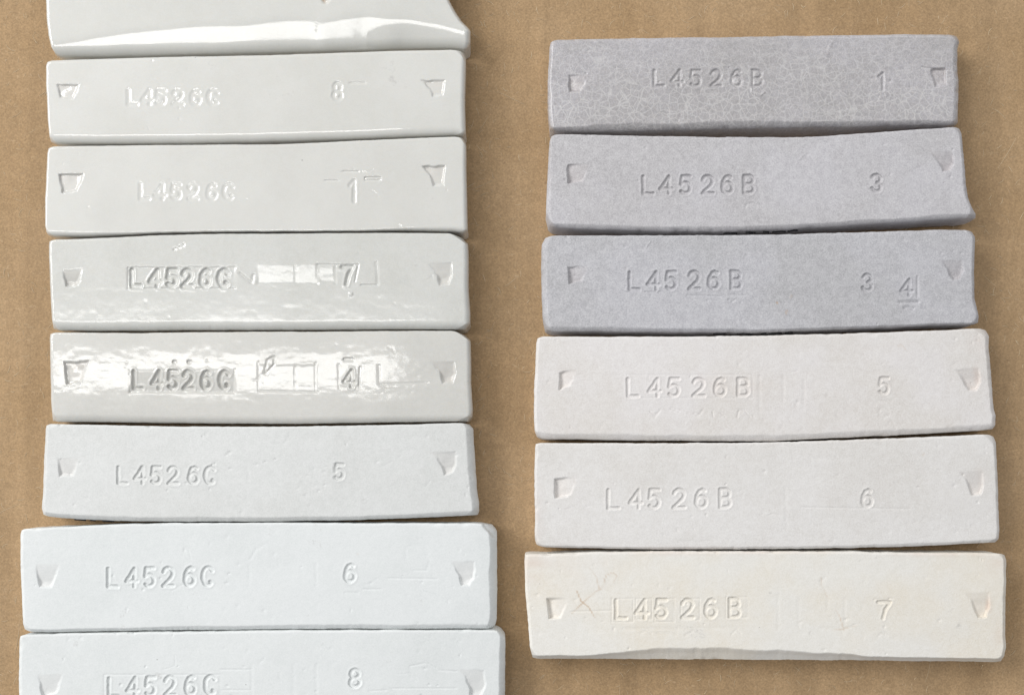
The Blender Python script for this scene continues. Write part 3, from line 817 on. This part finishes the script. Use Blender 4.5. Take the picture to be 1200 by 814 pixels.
bar("blue grey matte bar stamped with a 3 and an underlined 4",
    T=[(639, 279), (647, 276.2), (700, 276), (750, 276), (845, 275.8), (900, 275), (1000, 272.4), (1050, 270.6), (1107, 269.3), (1134, 269.6), (1139, 272)],
    R=[(1139, 272), (1142.5, 278), (1141.5, 320), (1142, 350), (1145, 362), (1147, 371), (1146, 378), (1141, 380)],
    B=[(640, 386), (648, 388), (700, 388), (745, 388.2), (845, 389), (920, 388.6), (975, 386), (1050, 382.8), (1100, 380.6), (1141, 380)],
    L=[(639, 279), (635, 287), (634, 310), (635, 350), (636, 370), (640, 386)],
    mat=m_r3, bevB=(5, 5), bevR=(3, 4), bevL=(6.5, 9), bevT=(2, 1.6), jag=0.8, rough_amp=0.3,
    glyphs=word('L4526B', [737, 759, 780, 807, 830, 856], 319, 20, 20, 1.8, 2.0, 1.0, slope=-0.008) + word('3', [1011], 322, 18, 18, 1.8, 2.0, 1.0) + word('4', [1056], 328, 18, 19, 1.8, 2.0, 1.0),
    notches=[([(665, 313), (690, 311), (682, 330), (667, 333)], 7, (-0.9, 0.8), 1.5), ([(1104, 306), (1128, 303), (1129, 318), (1125, 327), (1117, 329), (1113, 323), (1110, 314)], 7.5, (0, 1), 1.8)],
    strokes=[([[(1054, 354), (1076, 354)]], 1.3, 2.0, 1.0), ([[(1060, 360), (1070, 361)]], 1.9, 1.6, 1.0), ([[(1075, 324), (1075, 348)]], 1.0, 1.4, 1.2), ([[(1080, 360), (1083, 354), (1086, 360)]], 0.9, 0.6, 1.2),
             ([[(854, 345), (872, 346)], [(857, 354), (863, 350), (869, 354)], [(735, 342), (750, 342)], [(756, 342), (775, 342)], [(805, 346), (845, 347)]], 0.9, 0.5, 1.4), ([[(758, 288), (762, 283)]], 0.8, -0.6, 1.2)],
    marks=[([(910, 354.5), (911, 354.5)], 1.0, 1.0), ([(926, 349), (928, 346)], 1.3, 0.6), ([(921, 367), (922, 364)], 1.2, 0.6)],
    ink=[[[(838, 9), (844, 6), (851, 7)], [(866, 8), (872, 5), (880, 6)], [(880, 6), (884, 9)], [(893, 7), (899, 4)], [(904, 8), (910, 5), (918, 6)], [(922, 7), (926, 5), (931, 8)]]])

bar("warm white matte bar stamped B and 5, just below the two grey matte bars",
    T=[(630, 396.5), (634, 394.3), (700, 394.2), (800, 394.2), (900, 393.2), (1025, 389.8), (1100, 387), (1148, 384.8), (1155, 387)],
    R=[(1155, 387), (1159, 394), (1158.5, 405), (1160.5, 430), (1163, 460), (1164.5, 478), (1167, 487), (1166.5, 498), (1163, 502.5)],
    B=[(630, 511), (636, 513.5), (660, 514), (750, 515.5), (850, 516.6), (910, 516.3), (960, 514), (1008, 511.6), (1089, 507.6), (1150, 504), (1163, 502.5)],
    L=[(630, 396.5), (628.5, 402), (628, 420), (626, 460), (626, 490), (627, 504), (630, 511)],
    mat=m_r4, bevB=(7, 6), bevR=(4, 5), bevL=(3, 4), bevT=(2, 1.6), jag=0.8, rough_amp=0.3,
    glyphs=word('L4526B', [735, 760, 783, 812, 837, 864], 444, 20, 21, 1.8, 1.5, 1.0, slope=-0.006) + word('5', [1030], 443, 18, 18, 1.8, 1.5, 1.0),
    notches=[([(655, 436), (676, 432), (668, 452), (656, 456)], 7, (-1, 0.35), 2.2), ([(1119, 433), (1148, 430), (1149, 448), (1144, 457), (1136, 457), (1131, 450), (1126, 441)], 7.5, (0, 1), 2.0)],
    strokes=[([[(762, 482), (768, 487), (774, 480)], [(786, 478), (796, 482)], [(813, 484), (818, 487), (824, 480)], [(835, 482), (836, 488)], [(845, 484), (850, 488)], [(864, 488), (866, 481), (872, 480), (879, 488)]], 0.9, 0.6, 1.3),
             ([rect(735, 439, 882, 466)], 0.6, 0.32, 2.4), ([[(890, 440), (890, 480)], [(918, 440), (918, 470)], [(942, 445), (942, 478)], [(1028, 470), (1045, 470)], [(1030, 485), (1031, 479), (1038, 477), (1042, 481)], [(1030, 485), (1036, 489), (1042, 486)], [(980, 484), (984, 490)]], 0.8, 0.51, 2.4)],
    marks=[([(1052, 405), (1056, 404), (1062, 410)], 1.0, 0.35)],
    blush=[(850, 452, 60, 14, 0.07), (1144, 442, 5, 12, 0.30), (1150, 400, 12, 20, 0.08)])

bar("grey white matte bar stamped B and 6, just above the cream bar",
    T=[(628, 520), (631, 518.8), (700, 518.9), (800, 519), (900, 518.2), (981, 515.5), (1062, 512.8), (1150, 509), (1160, 509), (1164, 511.5)],
    R=[(1164, 511.5), (1167, 518), (1168, 535), (1169, 560), (1170, 600), (1171, 622), (1170, 631), (1166, 635)],
    B=[(629, 637.8), (633, 639.8), (640, 640.8), (700, 642), (770, 643.2), (900, 642.8), (1005, 641.5), (1084, 639), (1130, 636.8), (1166, 635)],
    L=[(628, 520), (627, 526), (626.5, 560), (627, 600), (627, 632), (629, 637.8)],
    mat=m_r5, bevB=([(627, 2), (900, 3), (1150, 5)], 4), bevR=(3, 4), bevL=(2.5, 3), bevT=(2, 2), jag=0.8, rough_amp=0.3,
    glyphs=word('L4526B', [712, 738, 760, 789, 815, 843], 574, 21, 21, 1.8, 1.5, 1.0, slope=-0.008) + word('6', [1010], 574, 19, 19, 1.9, 1.6, 1.0),
    notches=[([(650, 561), (678, 558), (668, 580), (651, 583)], 7.5, (-1, 0.35), 2.2), ([(1124, 553), (1152, 551), (1153, 569), (1149, 579), (1139, 581), (1136, 572), (1131, 561)], 7.0, (0, 1), 2.0)],
    strokes=[([[(1150, 618), (1160, 634)]], 0.1, 0.1, 1.0), ([[(940, 594), (1066, 596)], [(948, 537), (990, 538)], [(920, 570), (922, 620)], [(1013, 610), (1025, 612)], [(1070, 612), (1083, 608)], [(795, 634), (830, 634)]], 0.7, 0.41, 2.4)],
    marks=[([(1081, 533), (1083, 531)], 1.2, 0.3)],
    blush=[(628, 600, 9, 40, 0.16), (1150, 562, 9, 12, 0.16), (760, 643, 130, 3, 0.15)])

bar("cream bar stamped B and 7 with a thin tan squiggle, lowest of the right row",
    T=[(615, 650.5), (618, 649.2), (650, 648.4), (700, 646.6), (750, 645.8), (800, 645.6), (900, 645.6), (1000, 645.9), (1025, 646.9), (1060, 647.2), (1150, 647.5), (1173, 648), (1177, 650)],
    R=[(1177, 650), (1179, 656), (1178.5, 700), (1178, 745), (1179, 757), (1177, 768), (1173, 774)],
    B=[(624, 769.5), (630, 771.3), (700, 771.3), (770, 771.6), (900, 772.2), (1000, 773), (1100, 774), (1165, 775), (1173, 774)],
    L=[(615, 650.5), (614.5, 656), (616, 700), (619, 730), (621, 758), (624, 769.5)],
    mat=m_r6, bevB=([(620, 3), (690, 4), (720, 7), (760, 11.5), (830, 13.5), (900, 11), (990, 8), (1015, 5), (1175, 4)], 13), bevR=(3, 4), bevL=(2.5, 3), bevT=(2, 2), jag=0.8, rough_amp=0.3, round_=False,
    glyphs=word('L4526B', [721, 745, 768, 799, 826, 854], 703, 21, 21, 1.9, 1.6, 0.9, slope=-0.012) + word('7', [1029], 705, 19, 24, 1.9, 1.6, 0.9),
    notches=[([(641, 701), (668, 699), (657, 724), (643, 725)], 7.5, (-1, 0.35), 2.2), ([(1130, 694), (1160, 693), (1160, 712), (1155, 722), (1146, 724), (1142, 714), (1138, 703)], 6, (0, 1), 2.0)],
    strokes=[([rect(717, 701, 742, 728), rect(745, 701, 764, 725), rect(767, 701, 790, 728), rect(798, 701, 820, 726), rect(851, 699, 876, 723), [(670, 716), (716, 715)], [(730, 736), (865, 735)]], 0.6, 0.51, 2.4),
             ([[(750, 742), (757, 738), (764, 742)], [(770, 741), (785, 742)], [(803, 744), (812, 739)], [(857, 743), (863, 737), (868, 742)], [(1024, 702), (1046, 701)], [(1029, 745), (1034, 741), (1040, 744)]], 0.8, 0.51, 2.4),
             ([[(912, 695), (912, 738)], [(936, 700), (936, 735)], [(990, 700), (990, 735)], [(968, 674), (962, 682), (970, 698), (970, 716)], [(960, 736), (990, 736), (1003, 731)], [(980, 716), (988, 742)]], 0.7, 0.46, 2.4)],
    marks=[([(676, 692), (681, 704), (690, 711), (697, 723)], 0.8, 0.75), ([(670, 718), (686, 703), (699, 692), (705, 690)], 0.8, 0.7), ([(691, 665), (699, 676), (702, 690), (707, 686), (710, 674), (718, 670), (723, 674), (719, 682)], 0.8, 0.5),
           ([(979, 713), (984, 722), (989, 738)], 0.8, 0.5), ([(968, 736), (985, 737), (1005, 732)], 0.7, 0.4), ([(963, 676), (962, 684), (970, 700)], 0.7, 0.3)],
    blush=[(1100, 648, 50, 4, 0.35), (900, 646, 90, 3, 0.2), (1158, 708, 4, 10, 0.35), (622, 655, 24, 22, 0.30), (650, 660, 60, 25, 0.08), (780, 647, 60, 4, 0.22), (1170, 656, 14, 14, 0.16), (1172, 745, 10, 22, 0.12)])
